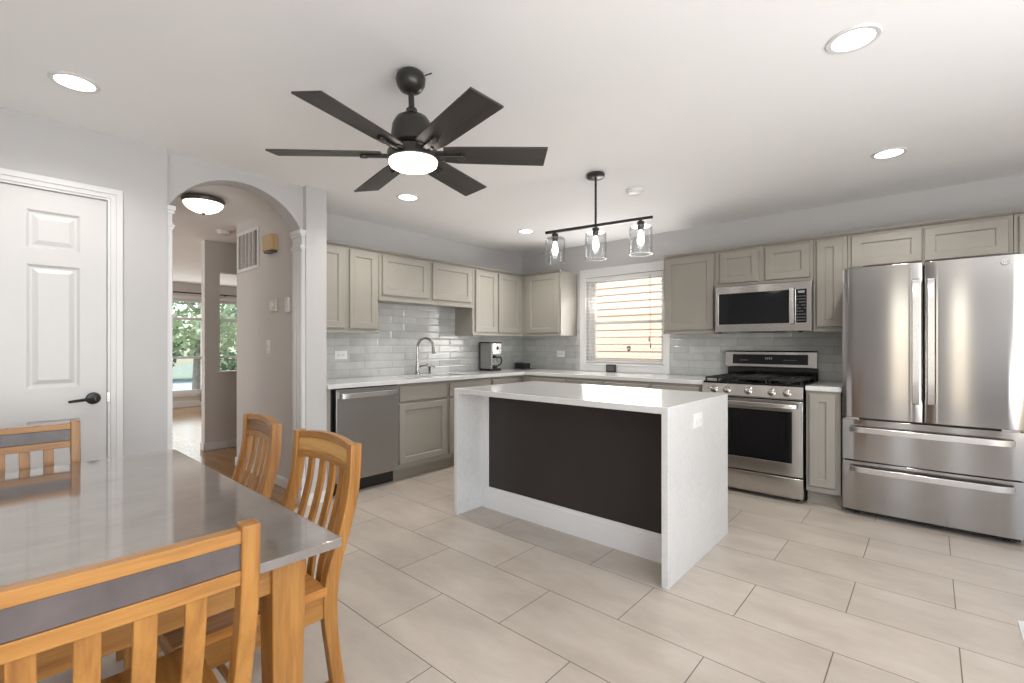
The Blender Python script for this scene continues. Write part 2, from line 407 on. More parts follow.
# ------------------------------------------------------------------ hall and living room beyond the arch
struct(MB().box(-5.5,XD-.13,.60,.72,0,ZC).build('wall_hall_left', M['wall_warm']))
PX = -6.30
struct(MB().grid([1.745,1.90,2.75,3.6], [0,.915,2.09,ZC], lambda i,j: not (i==1 and j==1), PX-.12, PX, 'yz').build('wall_partition', M['wall_warm']))
struct(MB().box(PX-.135,PX+.02,1.88,2.77,.897,.917).build('trim_ledge', M['white'], bevel=.004))
board('baseboard_partition', PX, PX+.014, 1.73, 3.6)
board('baseboard_partition_end', PX-.12, PX+.014, 1.731, 1.745)
LX = -11.0
struct(MB().grid([-2,1.60,3.05,3.20,4.65,6], [0,.28,2.13,ZC], lambda i,j: not (i in (1,3) and j==1), LX-.12, LX, 'yz').build('wall_living', M['wall_warm']))
struct(MB().box(LX,-5.4,-2.1,-2,0,ZC).build('wall_living_near', M['wall_warm']))
struct(MB().box(LX,XW-.1,6,6.1,0,ZC).build('wall_living_far', M['wall_warm']))
struct(MB().box(-5.5,-5.4,-2,.60,0,ZC).build('wall_living_side', M['wall_warm']))
board('baseboard_living', LX, LX+.014, -2, 6, .11)
def sash_window(name, y0, y1):
    r = struct(MB().grid([y0,y0+.05,y1-.05,y1],[.28,.33,.955,.995,1.72,1.77,2.08,2.13], lambda i,j: i != 1 or j in (0,2,4,6), LX-.09, LX-.03, 'yz').build(name, M['white'], bevel=.004))
    MB().box(LX-.065,LX-.060,y0+.045,y1-.045,.325,2.085).build('pane', M['glass'], r)
    MB().grid([y0-.06,y0,y1,y1+.06],[.21,.28,2.13,2.20], lambda i,j: not (i==1 and j==1), LX, LX+.018, 'yz').build('casing', M['white'], r, bevel=.004)
sash_window('window_2', 1.60, 3.05); sash_window('window_3', 3.20, 4.65)
t = thing('curtain_rod', 'black curtain rod above the living room windows', 'curtain rod', (LX+.09,3.1,2.25))
MB().tube([(0,-1.9,0),(0,1.9,0)], .012).build('rod', M['black'], t)
for yy in (-1.9,1.9): MB().lathe([(.005,-.02),(.022,-.01),(.026,.01),(.014,.03),(.004,.035)], (0,yy,0), 12, 'y').build('finial', M['black'], t)
for yy in (-1.75,0.30,1.75): MB().box(-.09,.004,yy-.008,yy+.008,-.02,-.008).build('bracket', M['black'], t)
def curtain(y0, y1, lean, label):
    secs = []
    t = thing('curtain', label, 'curtain', (LX+.09,(y0+y1)/2,.10), 0, 'living room curtains')
    for i in range(16):
        f = i/15; z = 2.115*f; wd = (y1-y0)*(1.0-.55*f); c = lean*(1-f)
        fr, bk = [], []
        for j in range(33):
            u = j/32; y = c+(u-.5)*wd; x = .030*math.sin(u*2*PI*5)*(1-.3*f)
            fr.append((x,y,z)); bk.append((x-.006,y,z))
        secs.append(fr+bk[::-1])
    MB().sweep(secs).build('drape', M['curtain'], t)
    for j in range(4): MB().lathe([(.0135,-.004),(.019,-.004),(.019,.004),(.0135,.004)], (0,(j-1.5)*.035,2.15), 12, 'y', cap=False).build('ring', M['black'], t)
curtain(2.98, 3.24, -.03, 'charcoal curtain between the two living room windows')
curtain(4.55, 4.85, .0, 'charcoal curtain at the far end of the living room windows')
# outside the living room
struct(MB().box(-45,-11.2,-14,22,-.5,-.4).build('ground', M['lawn']))
struct(MB().box(-24,-18,-14,22,-.4,-.385).build('street', M['asphalt']))
def leaves(n, size, c, rx, ry, rz):
    m_ = MB()
    for _ in range(n):
        d = Vector((random.gauss(0,1),random.gauss(0,1),random.gauss(0,1))).normalized()*random.uniform(.45,1)**.6
        p = Vector(c)+Vector((d.x*rx,d.y*ry,d.z*rz)); a = Vector((random.uniform(-1,1),random.uniform(-1,1),random.uniform(-1,1))).normalized()*size*random.uniform(.6,1.3); b = a.orthogonal().normalized()*a.length*.55
        v = [m_.bm.verts.new(q) for q in (p-a,p+b,p+a,p-b)]; m_.bm.faces.new(v)
    return m_
def tree(x, y, h, label, n=2600):
    t = thing('tree', label, 'tree', (x,y,-.4), 0, 'trees outside the living room')
    m_ = MB().tube([(0,0,0),(.05,.02,h*.3),(.0,.1,h*.55),(.1,.0,h*.8)], [.16,.13,.10,.04])
    for a in range(5):
        an = a*1.3; m_.tube([(.02,.05,h*(.3+.08*a)),(.7*math.cos(an),.7*math.sin(an),h*(.45+.08*a)),(1.2*math.cos(an),1.2*math.sin(an),h*(.55+.08*a))],[.06,.04,.02],8)
    m_.build('trunk', M['bark'], t)
    f_ = leaves(n, .11, (0,0,h*.68), 1.9, 1.9, h*.42).build('foliage', M['leaf'], t); f_['kind'] = 'stuff'
tree(-15.4, 4.1, 4.6, 'leafy tree outside the left living room window'); tree(-17.0, 8.2, 5.0, 'leafy tree outside the right living room window'); tree(-17.5, .0, 5.5, 'leafy tree left of the living room windows')
for i, yy in enumerate((2.2,4.4,6.6,8.8)):
    t = thing('hedge_shrub', ['round shrub outside, left end of the row','round shrub outside, second from the left in the row','round shrub outside, third from the left in the row','round shrub outside, right end of the row'][i], 'shrub', (-26,yy*2.0,-.4), 0, 'shrubs across the street')
    f_ = leaves(1500, .16, (0,0,1.7), 1.9, 1.9, 1.8).build('foliage', M['leaf_dark'], t); f_['kind'] = 'stuff'
    MB().tube([(0,0,0),(.03,0,1.2)], [.09,.05], 8).build('stem', M['bark'], t)
# neighbouring house seen through the kitchen blind
struct(MB().box(-12,4,YW+.1,14,-.5,-.45).build('ground_side', M['lawn']))
mb = MB()
for q in range(34): mb.prism([(9.0,-.4+q*.15),(8.975,-.4+q*.15),(9.0,-.4+q*.15+.15)], -9, 3, 'x')
mb.box(-9,3,9.0,9.2,-.4,4.7)
struct(mb.build('exterior_siding', M['siding']))

# ------------------------------------------------------------------ white six-panel door in its frame
dr = struct(MB().grid([DY0-.010,DY0+.001,DY1-.001,DY1+.010],[0,DZ-.001,DZ+.010], lambda i,j: not (i==1 and j==0), XD-.13, XD+.002, 'yz').build('door_1', M['white']))
m_ = MB(); D0, D1 = DY0+.004, DY1-.004; W_ = D1-D0
xs = [0, .115, .325, W_-.325, W_-.115, W_]; zs_ = [.008, .215, .820, .995, 1.660, 1.745, 1.950, DZ-.004]
cells = lambda i,j: i in (1,3) and j in (1,3,5)
m_.grid(xs, zs_, lambda i,j: not cells(i,j), 0, .036, 'xz')
for i in (1,3):
    for j in (1,3,5): m_.panel(xs[i],xs[i+1],zs_[j],zs_[j+1],[(0,0),(.012,.012),(.022,.012),(.045,.003),(.047,.003)])
slab = m_.build('door_slab', M['door_white'], dr, 0, (XD-.012,D0,0), (0,0,PI/2), 20)
m_ = MB().grid([DY0-.066,DY0-.010,DY1+.010,DY1+.066],[0,DZ+.010,DZ+.066], lambda i,j: not (i==1 and j==0), XD, XD+.011, 'yz')
m_.grid([DY0-.066,DY0-.034,DY1+.034,DY1+.066],[0,DZ+.034,DZ+.066], lambda i,j: not (i==1 and j==0), XD+.0105, XD+.019, 'yz')
m_.build('door_casing', M['white'], dr, bevel=.003)
hd = MB().lathe([(.001,0),(.033,0),(.034,.004),(.030,.010),(.012,.013),(.011,.040)], (XD-.012,.437,.925), 24, 'x').tube([(XD+.028,.437,.925),(XD+.030,.400,.922),(XD+.028,.330,.915)], [.011,.009,.007]).build('door_handle', M['black'], dr); hd['label'] = 'black lever handle'
MB().box(XD+.002,XD+.004,DY1-.004,DY1+.008,.90,.955).build('strike_plate', M['nickel'], dr)

# ------------------------------------------------------------------ kitchen window
wd = struct(MB().grid([WX0-.082,WX0,WX1,WX1+.076],[.915,WZ0,WZ1,WZ1+.10], lambda i,j: not (i==1 and j==1), YW-.019, YW+.002, 'xz').build('window_1', M['white'], bevel=.004))
MB().grid([WX0,WX0+.02,WX1-.02,WX1],[WZ0,WZ0+.02,WZ1-.02,WZ1], lambda i,j: not (i==1 and j==1), YW+.04, YW+.15, 'xz').build('jamb', M['white'], wd)
MB().grid([WX0+.02,WX0+.075,WX1-.06,WX1-.02],[WZ0+.02,WZ0+.065,1.475,1.51,WZ1-.06,WZ1-.02], lambda i,j: i != 1 or j in (0,2,4), YW+.085, YW+.125, 'xz').build('sash', M['white'], wd, bevel=.003)
MB().box(WX0+.06,WX1-.05,YW+.103,YW+.107,WZ0+.05,WZ1-.05).build('pane', M['glass'], wd)
MB().box(WX0-.01,WX1+.01,YW-.034,YW+.08,WZ0-.012,WZ0+.012).build('window_sill', M['white'], wd, bevel=.004)
bl = thing('window_blind', 'white horizontal slat blind hanging in the kitchen window', 'blind', ((WX0+WX1)/2,YW+.012,WZ1-.006))
hwb = (WX1-WX0)/2-.004
MB().box(-hwb,hwb,-.024,.024,-.045,0).build('headrail', M['white'], bl, bevel=.003)
m_ = MB(); nz = 22; zb = WZ0+.055-(WZ1-.006)
for q in range(nz):
    z = -.065+(zb+.065)*q/(nz-1); ti = .06
    pts = [(-.022,-.022*ti),( 0,.002),(.022,.022*ti),(.022,.022*ti+.0024),(0,.0046),(-.022,-.022*ti+.0024)]
    m_.prism([(a,z+b) for a,b in pts], -hwb, hwb, 'x')
m_.build('slats', M['slat'], bl)
MB().box(-hwb,hwb,-.02,.02,zb-.034,zb-.014).build('bottom_rail', M['white'], bl, bevel=.003)
for xx in (-.36,0,.36): MB().tube([(xx,-.0245,-.04),(xx,-.0245,zb-.02)], .0012, 6).build('ladder_cord', M['plate'], bl)
for xx,l in ((.335,.72),(.350,.79)):
    c_ = MB().tube([(xx,-.03,-.03),(xx,-.031,-l)], .0018, 6).build('pull_cord', M['slotdark'], bl)
    MB().lathe([(.003,-l+.005),(.006,-l-.010),(.008,-l-.045),(.003,-l-.05)], (xx,-.031,0), 10).build('tassel', M['bronze'], c_)
st = thing('window_sticker', 'small dark shield sticker on the kitchen window pane', 'sticker', (-2.592,YW+.0195,1.185))
sh = [(-.024,.028),(-.012,.032),(0,.028),(.012,.032),(.024,.028),(.024,-.004),(.014,-.024),(0,-.034),(-.014,-.024),(-.024,-.004)]
MB().prism(sh, -.001, .001, 'y').build('shield', M['sticker'], st)
MB().prism([(a*.55,b*.5) for a,b in sh], -.0018, -.001, 'y').build('emblem', M['legend'], st)
bx = thing('sensor_box', 'small black box on the counter below the kitchen window', 'device', (-2.785,YW-.044,.914))
MB().box(-.062,.062,-.012,.012,0,.086).build('body', M['black'], bx, bevel=.006)
MB().box(-.050,.050,-.0135,-.011,.012,.074).build('face', M['slotdark'], bx, bevel=.001)

# ------------------------------------------------------------------ cabinets
def door_mesh(w, h, t=.020, rail=.056, drawer=False):
    m_ = MB()
    loops = [(0,0),(0,-t+.004),(.004,-t)]
    if not drawer: loops += [(rail,-t),(rail+.006,-t+.004),(rail+.008,-t+.010)]
    else: loops += [(.012,-t)]
    return m_.panel(0, w, 0, h, loops, back=True)
def cabinet(name, label, loc, rz, w, d, z0, z1, doors=(), drawers=(), toe=False, group=None, lip=False, hollow=False):
    t = thing(name, label, 'cabinet', (loc[0],loc[1],z0), rz, group)
    h = z1-z0
    if toe:
        if hollow: MB().grid([0,.018,w-.018,w],[0,.02,d-.012,d],lambda i,j: not (i==1 and j==1),.105,h).box(.01,w-.01,.01,d-.01,.105,.125).build('carcass', M['cab'], t)
        else: MB().box(0,w,0,d,.105,h).build('carcass', M['cab'], t, bevel=.0015)
        MB().box(0,w,.065,d,0,.105).build('toe_kick', M['toe'], t)
    else:
        MB().box(0,w,0,d,0,h).build('carcass', M['cab'], t, bevel=.0015)
        if lip:
            MB().box(-.0,w,-.010,.02,-.006,.018).build('light_rail', M['cab'], t, bevel=.003)
            MB().prism([(-.028,h+.014),(-.028,h+.008),(-.014,h-.006),(0,h-.010),(0,h+.014)], 0, w, 'x').build('crown_moulding', M['cab'], t)
    for (a,b,c,e) in doors: door_mesh(b-a, e-c).build('door', M['cab'], t, 0, (a,0,c-z0), None, 20)
    for (a,b,c,e) in drawers: door_mesh(b-a, e-c, drawer=True).build('drawer_front', M['cab'], t, 0, (a,0,c-z0), None, 20)
    return t
GL = 'upper cabinets on the left wall'; GB = 'upper cabinets on the window wall'; LB = 'base cabinets'
XF = -3.870           # upper face-frame plane on the left wall
def leftup(label, y0, y1, z0, doors):
    return cabinet('wall_cabinet', label, (XF,y0), PI/2, y1-y0, XF-XW-.011, z0, 2.105, [(a-y0,b-y0,c,e) for a,b,c,e in doors], group=GL, lip=True)
ZB, ZT = 1.375, 2.078
leftup('tall two-door greige cabinet at the near end of the left wall, above the dishwasher', HY1+.002, 2.485, 1.340, [(1.862,2.138,ZB,ZT),(2.186,2.466,ZB,ZT)])
leftup('short wide greige cabinet above the sink', 2.488, 3.698, 1.650, [(2.522,3.062,1.700,ZT),(3.122,3.672,1.700,ZT)])
leftup('tall two-door greige cabinet in the corner above the coffee maker', 3.701, 4.585, 1.340, [(3.738,4.088,ZB,ZT),(4.122,4.506,ZB,ZT)])
YF = 4.5765
def backup(label, x0, x1, z0, doors, depth=None, z1=2.105, lip=True):
    return cabinet('wall_cabinet', label, (x0,YF), 0, x1-x0, (YW-YF-.011), z0, z1, [(a-x0,b-x0,c,e) for a,b,c,e in doors], group=GB, lip=lip)
backup('single-door greige cabinet just left of the kitchen window', XF+.002, -3.276, 1.340, [(-3.780,-3.298,ZB,ZT)])
backup('large single-door greige cabinet between window and microwave', -2.013, -1.512, 1.340, [(-1.996,-1.524,ZB,ZT)])
backup('short two-door greige cabinet right above the microwave', -1.509, -.728, 1.768, [(-1.466,-1.136,1.792,ZT),(-1.084,-.752,1.792,ZT)])
backup('narrow tall greige cabinet between microwave and fridge', -.725, -.498, 1.340, [(-.702,-.526,ZB,ZT)])
backup('short two-door greige cabinet over the fridge', -.495, .412, 1.815, [(-.468,-.048,1.84,ZT),(-.034,.390,1.84,ZT)])
backup('greige cabinet at the right edge, beyond the fridge top', .415, 1.0, 1.340, [(.438,.97,ZB,ZT)])
# base cabinets
XB = -3.590
def leftbase(label, y0, y1, doors, drawers, hollow=False):
    return cabinet('base_cabinet', label, (XB,y0), PI/2, y1-y0, XB-XW-.011, 0, .876, [(a-y0,b-y0,c,e) for a,b,c,e in doors], [(a-y0,b-y0,c,e) for a,b,c,e in drawers], True, LB, hollow=hollow)
t = thing('filler_panel', 'narrow greige filler panel left of the dishwasher', 'panel', (XB+.02,HY1+.002,0)); MB().box(-.58,0,0,.034,0,.876).build('panel', M['cab'], t, bevel=.002)
leftbase('greige sink base cabinet right of the dishwasher', 2.500, 3.706, [(2.514,3.066,.150,.690),(3.112,3.690,.150,.690)], [(2.514,3.066,.715,.850),(3.112,3.690,.715,.850)], True)
leftbase('greige corner base cabinet below the coffee maker', 3.709, 4.25, [(3.724,4.175,.150,.690)], [(3.724,4.175,.715,.850)])
YB = 4.250
def backbase(label, x0, x1, doors, drawers):
    return cabinet('base_cabinet', label, (x0,YB), 0, x1-x0, YW-YB-.011, 0, .876, [(a-x0,b-x0,c,e) for a,b,c,e in doors], [(a-x0,b-x0,c,e) for a,b,c,e in drawers], True, LB)
backbase('greige base cabinet behind the island, nearest the corner', -3.588, -2.962, [(-3.46,-2.986,.150,.690)], [(-3.46,-2.986,.715,.850)])
backbase('greige base cabinet behind the island, below the window', -2.959, -2.508, [(-2.939,-2.530,.150,.690)], [(-2.939,-2.530,.715,.850)])
backbase('greige base cabinet behind the island, below the right half of the window', -2.505, -2.000, [(-2.484,-2.018,.150,.690)], [(-2.484,-2.018,.715,.850)])
backbase('greige base cabinet just left of the range', -1.997, -1.505, [(-1.977,-1.530,.150,.690)], [(-1.977,-1.530,.715,.850)])
backbase('narrow greige base cabinet between range and fridge', -.722, -.500, [(-.700,-.532,.150,.855)], [])
# countertops
o = MB().grid([XW+.010,-4.03,-3.68,-3.548,-1.500], [HY1+.002,2.74,3.50,4.228,YW-.010], lambda i,j: (i<3 and not (i==1 and j==1)) or j==3, .878, .914).build('countertop', M['quartz'], None, .003)
tag(o, 'white quartz L-shaped countertop running from the dishwasher round to the range', 'countertop')
o = MB().box(-.724,-.492,4.228,YW-.010,.878,.914).build('countertop', M['quartz'], None, .003); tag(o, 'small white quartz countertop between range and fridge', 'countertop')
sk = thing('sink', 'stainless undermount sink below the faucet', 'sink', (-3.855,3.12,.700))
m_ = MB().panel(-.375,.375,-.17,.17,[(0,0),(.004,.15),(.03,.172),(.05,.174)]); m_.bm.transform(Matrix.Rotation(PI/2,4,'Z') @ Matrix.Rotation(-PI/2,4,'X') @ Matrix.Translation((0,-.177,0)))
for v in m_.bm.verts: pass
m_.build('basin', M['nickel'], sk)
MB().lathe([(.028,.0048),(.040,.0048),(.040,.008),(.028,.009)], (0,0,0), 24).build('drain', M['chrome'], sk)

# faucet and soap pump
fa = thing('faucet', 'brushed nickel gooseneck kitchen faucet at the sink', 'faucet', (-4.085,3.10,.914))
MB().lathe([(.030,0),(.030,.008),(.024,.016),(.021,.05),(.019,.11),(.016,.14)], n=24).build('base', M['nickel'], fa)
pts = [(0,0,.13),(0,0,.29)]+[(.088*(1-math.cos(a)),.034*(1-math.cos(a)),.29+.094*math.sin(a)) for a in [PI*q/14 for q in range(1,15)]]
MB().tube(pts, .0125, 14).build('spout', M['nickel'], fa)
e_ = Vector(pts[-1]); d_ = (e_-Vector(pts[-2])).normalized()
MB().tube([e_-d_*.005, e_+d_*.02, e_+d_*.05, e_+d_*.068], [.014,.018,.018,.023], 16).build('spray_head', M['nickel'], fa)
MB().tube([(0,.015,.085),(.01,.05,.092),(.03,.115,.102)], [.014,.010,.007], 12).build('lever', M['nickel'], fa)
so = thing('soap_pump', 'short brushed nickel soap pump right of the faucet', 'soap dispenser', (-4.085,3.262,.914))
MB().lathe([(.020,0),(.020,.006),(.013,.012),(.012,.060),(.016,.066),(.016,.082),(.005,.086)], n=20).build('collar', M['nickel'], so)
MB().tube([(0,0,.078),(.03,.01,.084),(.065,.02,.074)], .006, 10).build('spout', M['nickel'], so)

# ------------------------------------------------------------------ dishwasher
dw = thing('dishwasher', 'stainless steel dishwasher at the near end of the left counter', 'dishwasher', (XB,1.875,0), PI/2)
MB().box(.004,.612,.02,.56,.10,.872).build('tub', M['black'], dw)
MB().prism([(.022,0),(.022,-.030),(.026,-.036),(.608,-.036),(.612,-.030),(.612,0)], .118, .868, 'z').build('door_panel', M['steel_dw'], dw, .002)
MB().box(.022,.612,.045,.075,0,.112).build('toe_panel', M['black'], dw)
ha = [(.045,-.036,.815),(.060,-.066,.815),(.10,-.076,.815)]+[(.10+.44*q/6,-.076-.006*math.sin(PI*q/6),.815) for q in range(1,6)]+[(.545,-.076,.815),(.585,-.066,.815),(.60,-.036,.815)]
m_ = MB(); m_.sweep([[(p[0],p[1]-.006,p[2]-.022),(p[0],p[1]+.006,p[2]-.022),(p[0],p[1]+.006,p[2]+.022),(p[0],p[1]-.006,p[2]+.022)] for p in ha]); m_.build('handle', M['handle'], dw, .003)
MB().box(.578,.598,-.0375,-.035,.742,.765).build('status_plate', M['chrome'], dw)

# ------------------------------------------------------------------ range
RX0, RX1, RY = -1.494, -.733, 4.190
rg = thing('gas_range', 'stainless steel gas range between the base cabinets', 'range', (RX0,RY,0)); RW = RX1-RX0
MB().box(.0,RW,.04,.70,.03,.895).build('body', M['black'], rg, bevel=.003)
for xx in (.05,RW-.05):
    for yy in (.10,.62): MB().lathe([(.018,0),(.018,.006),(.010,.010),(.010,.032)], (xx,yy,0), 12).build('leg', M['black'], rg)
MB().prism([(.03,.800),(-.002,.802),(-.008,.812),(.022,.900),(.045,.912),(.09,.912),(.09,.800)], 0, RW, 'x').build('control_panel', M['steel_range'], rg, .002)
for kx in (.102,.206,.372,.545,.652):
    mt = Matrix.Translation((kx,.006,.852)) @ Matrix.Rotation(-.33,4,'X')
    kb = MB().lathe([(.031,.004),(.031,-.006),(.025,-.010),(.021,-.032),(.017,-.034)], n=24, axis='y', m=mt).build('knob', M['nickel'], rg)
    MB().box(-.005,.005,-.046,-.030,-.020,.020, mt).build('grip', M['steel'], kb, bevel=.002)
od = MB().grid([0,.075,RW-.075,RW],[.205,.305,.705,.790], lambda i,j: not (i==1 and j==1), .0, .045, 'xz').build('oven_door', M['steel_range'], rg, .003)
MB().box(.072,RW-.072,.004,.040,.300,.710).build('oven_window', M['black_gloss'], od)
m_ = MB()
for zz in (.42,.55): m_.box(.12,RW-.12,.0405,.043,zz,zz+.004)
hp = [(.035,0,.752),(.035,-.034,.752),(.05,-.044,.752)]+[(.05+(RW-.10)*q/8,-.048,.752) for q in range(1,8)]+[(RW-.05,-.044,.752),(RW-.035,-.034,.752),(RW-.035,0,.752)]
MB().sweep([[(p[0],p[1]-.008,p[2]-.017),(p[0],p[1]+.006,p[2]-.017),(p[0],p[1]+.006,p[2]+.017),(p[0],p[1]-.008,p[2]+.017)] for p in hp]).build('door_handle', M['handle'], od, .004)
m_.bm.free()
MB().prism([(.04,.035),(.002,.035),(-.002,.045),(.004,.188),(.012,.194),(.04,.194)], 0, RW, 'x').build('storage_drawer', M['steel_range'], rg, .002)
MB().box(.0,RW,.035,.66,.905,.918).build('cooktop', M['black_gloss'], rg, bevel=.003)
m_ = MB()
MB_b = MB()
for bx_, by_, r_ in ((.15,.19,.045),(.15,.50,.038),(.38,.345,.04),(.61,.19,.05),(.61,.50,.035)):
    MB().lathe([(r_+.012,.917),(r_+.012,.926),(r_,.930),(r_,.937),(r_-.008,.940)], (bx_,by_,0), 24).build('burner', M['iron'], rg)
m_.bm.free(); MB_b.bm.free()
for g0 in (.012,.262,.512):
    m_ = MB(); g1 = g0+.237
    for (a,b,c,d) in ((g0,g1,.045,.060),(g0,g1,.635,.650),(g0,g0+.014,.045,.650),(g1-.014,g1,.045,.650),((g0+g1)/2-.006,(g0+g1)/2+.006,.045,.650),(g0,g1,.19,.202),(g0,g1,.342,.354),(g0,g1,.495,.507)): m_.box(a,b,c,d,.940,.953)
    for a in (g0,g1-.014):
        for c in (.045,.342,.636): m_.box(a,a+.014,c,c+.014,.917,.942)
    m_.build('grate', M['iron'], rg, .003)
MB().box(.275,.485,.08,.61,.950,.962).build('griddle', M['iron'], rg, bevel=.006)
MB().prism([(.66,.915),(.66,1.015),(.655,1.022),(.70,1.022),(.70,.915)], .012, RW-.002, 'x').build('back_riser', M['black_gloss'], rg, .002)
bg = MB().prism([(.700,1.018),(.648,1.018),(.640,1.026),(.652,1.162),(.664,1.174),(.700,1.174)], -.006, RW-.004, 'x').build('backguard', M['steel_range'], rg, .003)
mt = Matrix.Translation((0,.646,1.095)) @ Matrix.Rotation(-.088,4,'X')
dp = MB().box(.062,.688,-.003,.004,-.045,.045,mt).build('display', M['black_gloss'], bg, bevel=.002)
m_ = MB()
for q in range(4): m_.box(.345+q*.016,.355+q*.016,-.0042,-.003,.0,.018,mt)
for q in range(6): m_.box(.13+q*.012,.136+q*.012,-.0042,-.003,-.012,-.008,mt); m_.box(.50+q*.018,.506+q*.018,-.0042,-.003,-.008,-.003,mt)
m_.build('indicator', M['legend'], dp)

# ------------------------------------------------------------------ microwave
mw = thing('microwave', 'stainless over-the-range microwave above the gas range', 'microwave', (-1.483,4.500,1.344)); MW, MH = .759, .410
MB().box(.006,MW,.012,.405,.006,MH).build('case', M['black'], mw, bevel=.003)
MB().grid([0,.030,.612,.645,.722,MW],[0,.068,.345,MH], lambda i,j: not (i in (1,3) and j==1), -.004, .03, 'xz').build('face_frame', M['steel_range'], mw, .003)
MB().box(.028,.614,.0,.026,.066,.347).build('door_glass', M['black_gloss'], mw, bevel=.002)
kp = MB().box(.643,.724,.0,.026,.066,.347).build('keypad', M['black_gloss'], mw, bevel=.002)
m_ = MB()
for i in range(4):
    for j in range(9):
        if (i+j) % 7 == 6: continue
        m_.box(.653+i*.017,.661+i*.017,-.0008,.0005,.086+j*.025,.091+j*.025)
m_.box(.660,.708,-.0008,.0005,.315,.333)
m_.build('legend', M['legend'], kp)
hp = [(.622,.0,.055),(.622,-.030,.062)]+[(.622,-.040-.008*math.sin(PI*q/6),.062+.295*q/6) for q in range(7)]+[(.622,-.030,.357),(.622,0,.365)]
MB().sweep([[(p[0]-.016,p[1]+.005,p[2]),(p[0]-.016,p[1]-.006,p[2]),(p[0]+.016,p[1]-.006,p[2]),(p[0]+.016,p[1]+.005,p[2])] for p in hp]).build('handle', M['handle'], mw, .003)
MB().box(.20,.52,.03,.30,-.004,.008).build('underside_grille', M['slotdark'], mw)
for xx in (.02,.66): MB().box(xx,xx+.03,.01,.04,-.01,.006).build('foot', M['black'], mw)

# ------------------------------------------------------------------ fridge
FX0, FX1, FY = -.484, .428, 4.165
fr = thing('refrigerator', 'stainless French-door refrigerator with two drawers', 'refrigerator', (FX0,FY,0)); FW = FX1-FX0
MB().box(.008,FW-.008,.085,.745,.03,1.765).build('cabinet_body', M['slotdark'], fr, bevel=.004)
def bulge(x0, x1, x_all=FW, d=.007):
    pts = [(x0,.078)]
    for q in range(13):
        x = x0+(x1-x0)*q/12; e = min(x-x0, x1-x, .012)
        pts.append((x, .020-d*(1-((x-x_all/2)/(x_all/2))**2)+.010*(1-e/.012)**2))
    return pts+[(x1,.078)]
seam = .448
for x0,x1,nm in ((0,seam-.005,'left'),(seam+.005,FW,'right')):
    d_ = MB().prism(bulge(x0,x1), .708, 1.782, 'z').build('door', M['steel'], fr, .002)
    hx = seam-.038 if nm == 'left' else seam+.038
    hp = [(hx,.002,1.672),(hx,-.030,1.662),(hx,-.040,1.64)]+[(hx,-.042,1.64-.78*q/6) for q in range(1,6)]+[(hx,-.040,.86),(hx,-.030,.838),(hx,.002,.828)]
    MB().sweep([[(p[0]-.018,p[1]+.005,p[2]),(p[0]-.018,p[1]-.006,p[2]),(p[0]+.018,p[1]-.006,p[2]),(p[0]+.018,p[1]+.005,p[2])] for p in hp]).build('door_handle', M['handle'], d_, .003)
    if nm == 'right':
        bd = MB().lathe([(.001,-.003),(.017,-.003),(.019,-.001),(.019,.004)], (.826,.010,1.738), 24, 'y').build('badge', M['chrome'], d_)
        m_ = MB()
        cu = bpy.data.curves.new('monogram', 'FONT'); cu.body = 'GE'; cu.size = .020; cu.extrude = .0006; cu.align_x = 'CENTER'; cu.align_y = 'CENTER'; cu.shear = .35
        tmp = bpy.data.objects.new('monogram', cu); COL.objects.link(tmp)
        dg = bpy.context.evaluated_depsgraph_get(); me = bpy.data.meshes.new_from_object(tmp.evaluated_get(dg)); bpy.data.objects.remove(tmp)
        m_.bm.from_mesh(me); m_.bm.transform(Matrix.Translation((.826,.0068,1.738)) @ Matrix.Rotation(PI/2,4,'X'))
        m_.build('badge_letters', M['slotdark'], d_)
for z0,z1,hz in ((.402,.695,.628),(.045,.394,.346)):
    d_ = MB().prism(bulge(0,FW), z0, z1, 'z').build('drawer', M['steel'], fr, .002)
    hp = [(.045,.01,hz)]+[(.045+(FW-.09)*q/14, -.032-.016*math.sin(PI*q/14)+ (.022 if q in (0,14) else 0), hz) for q in range(15)]+[(FW-.045,.01,hz)]
    MB().sweep([[(p[0],p[1]-.006,p[2]-.020),(p[0],p[1]+.006,p[2]-.020),(p[0],p[1]+.006,p[2]+.020),(p[0],p[1]-.006,p[2]+.020)] for p in hp]).build('drawer_handle', M['handle'], d_, .003)
for xx in (.02,FW-.10): MB().box(xx,xx+.08,.02,.09,.695,.708).build('hinge', M['chrome'], fr)
for xx in (.03,FW-.11): MB().box(xx,xx+.09,.03,.12,1.765,1.792).build('hinge_cover', M['slotdark'], fr, bevel=.004)
MB().box(.01,FW-.01,.10,.70,.012,.045).build('kick_grille', M['black'], fr)
for xx in (.06,FW-.09):
    for yy in (.11,.66): MB().box(xx,xx+.035,yy,yy+.03,0,.014).build('foot', M['black'], fr)

# ------------------------------------------------------------------ island
IX0, IX1, IY0, IY1 = -2.592, -.985, 2.293, 3.225
isl = thing('kitchen_island', 'white quartz waterfall kitchen island with a dark brown front panel', 'kitchen island', (0,0,0))
T_ = .036
MB().grid([IX0,IX0+T_,IX1-T_,IX1],[0,.914-T_,.914], lambda i,j: not (i==1 and j==0), IY0, IY1, 'xz').build('waterfall_top', M['quartz'], isl, .003)
MB().box(IX0+T_+.002,IX1-T_-.002,2.585,3.185,.10,.876).build('cabinet_body', M['cab'], isl)
MB().box(IX0+T_+.004,IX1-T_-.004,2.57,3.12,.0,.10).build('plinth', M['toe'], isl)
MB().box(IX0+.086,IX1-T_-.003,2.566,2.586,.150,.876).build('front_panel', M['chocolate'], isl, bevel=.001)
MB().box(IX0+T_+.001,IX0+.088,2.560,2.588,.0,.877).build('corner_trim', M['white'], isl, bevel=.002)
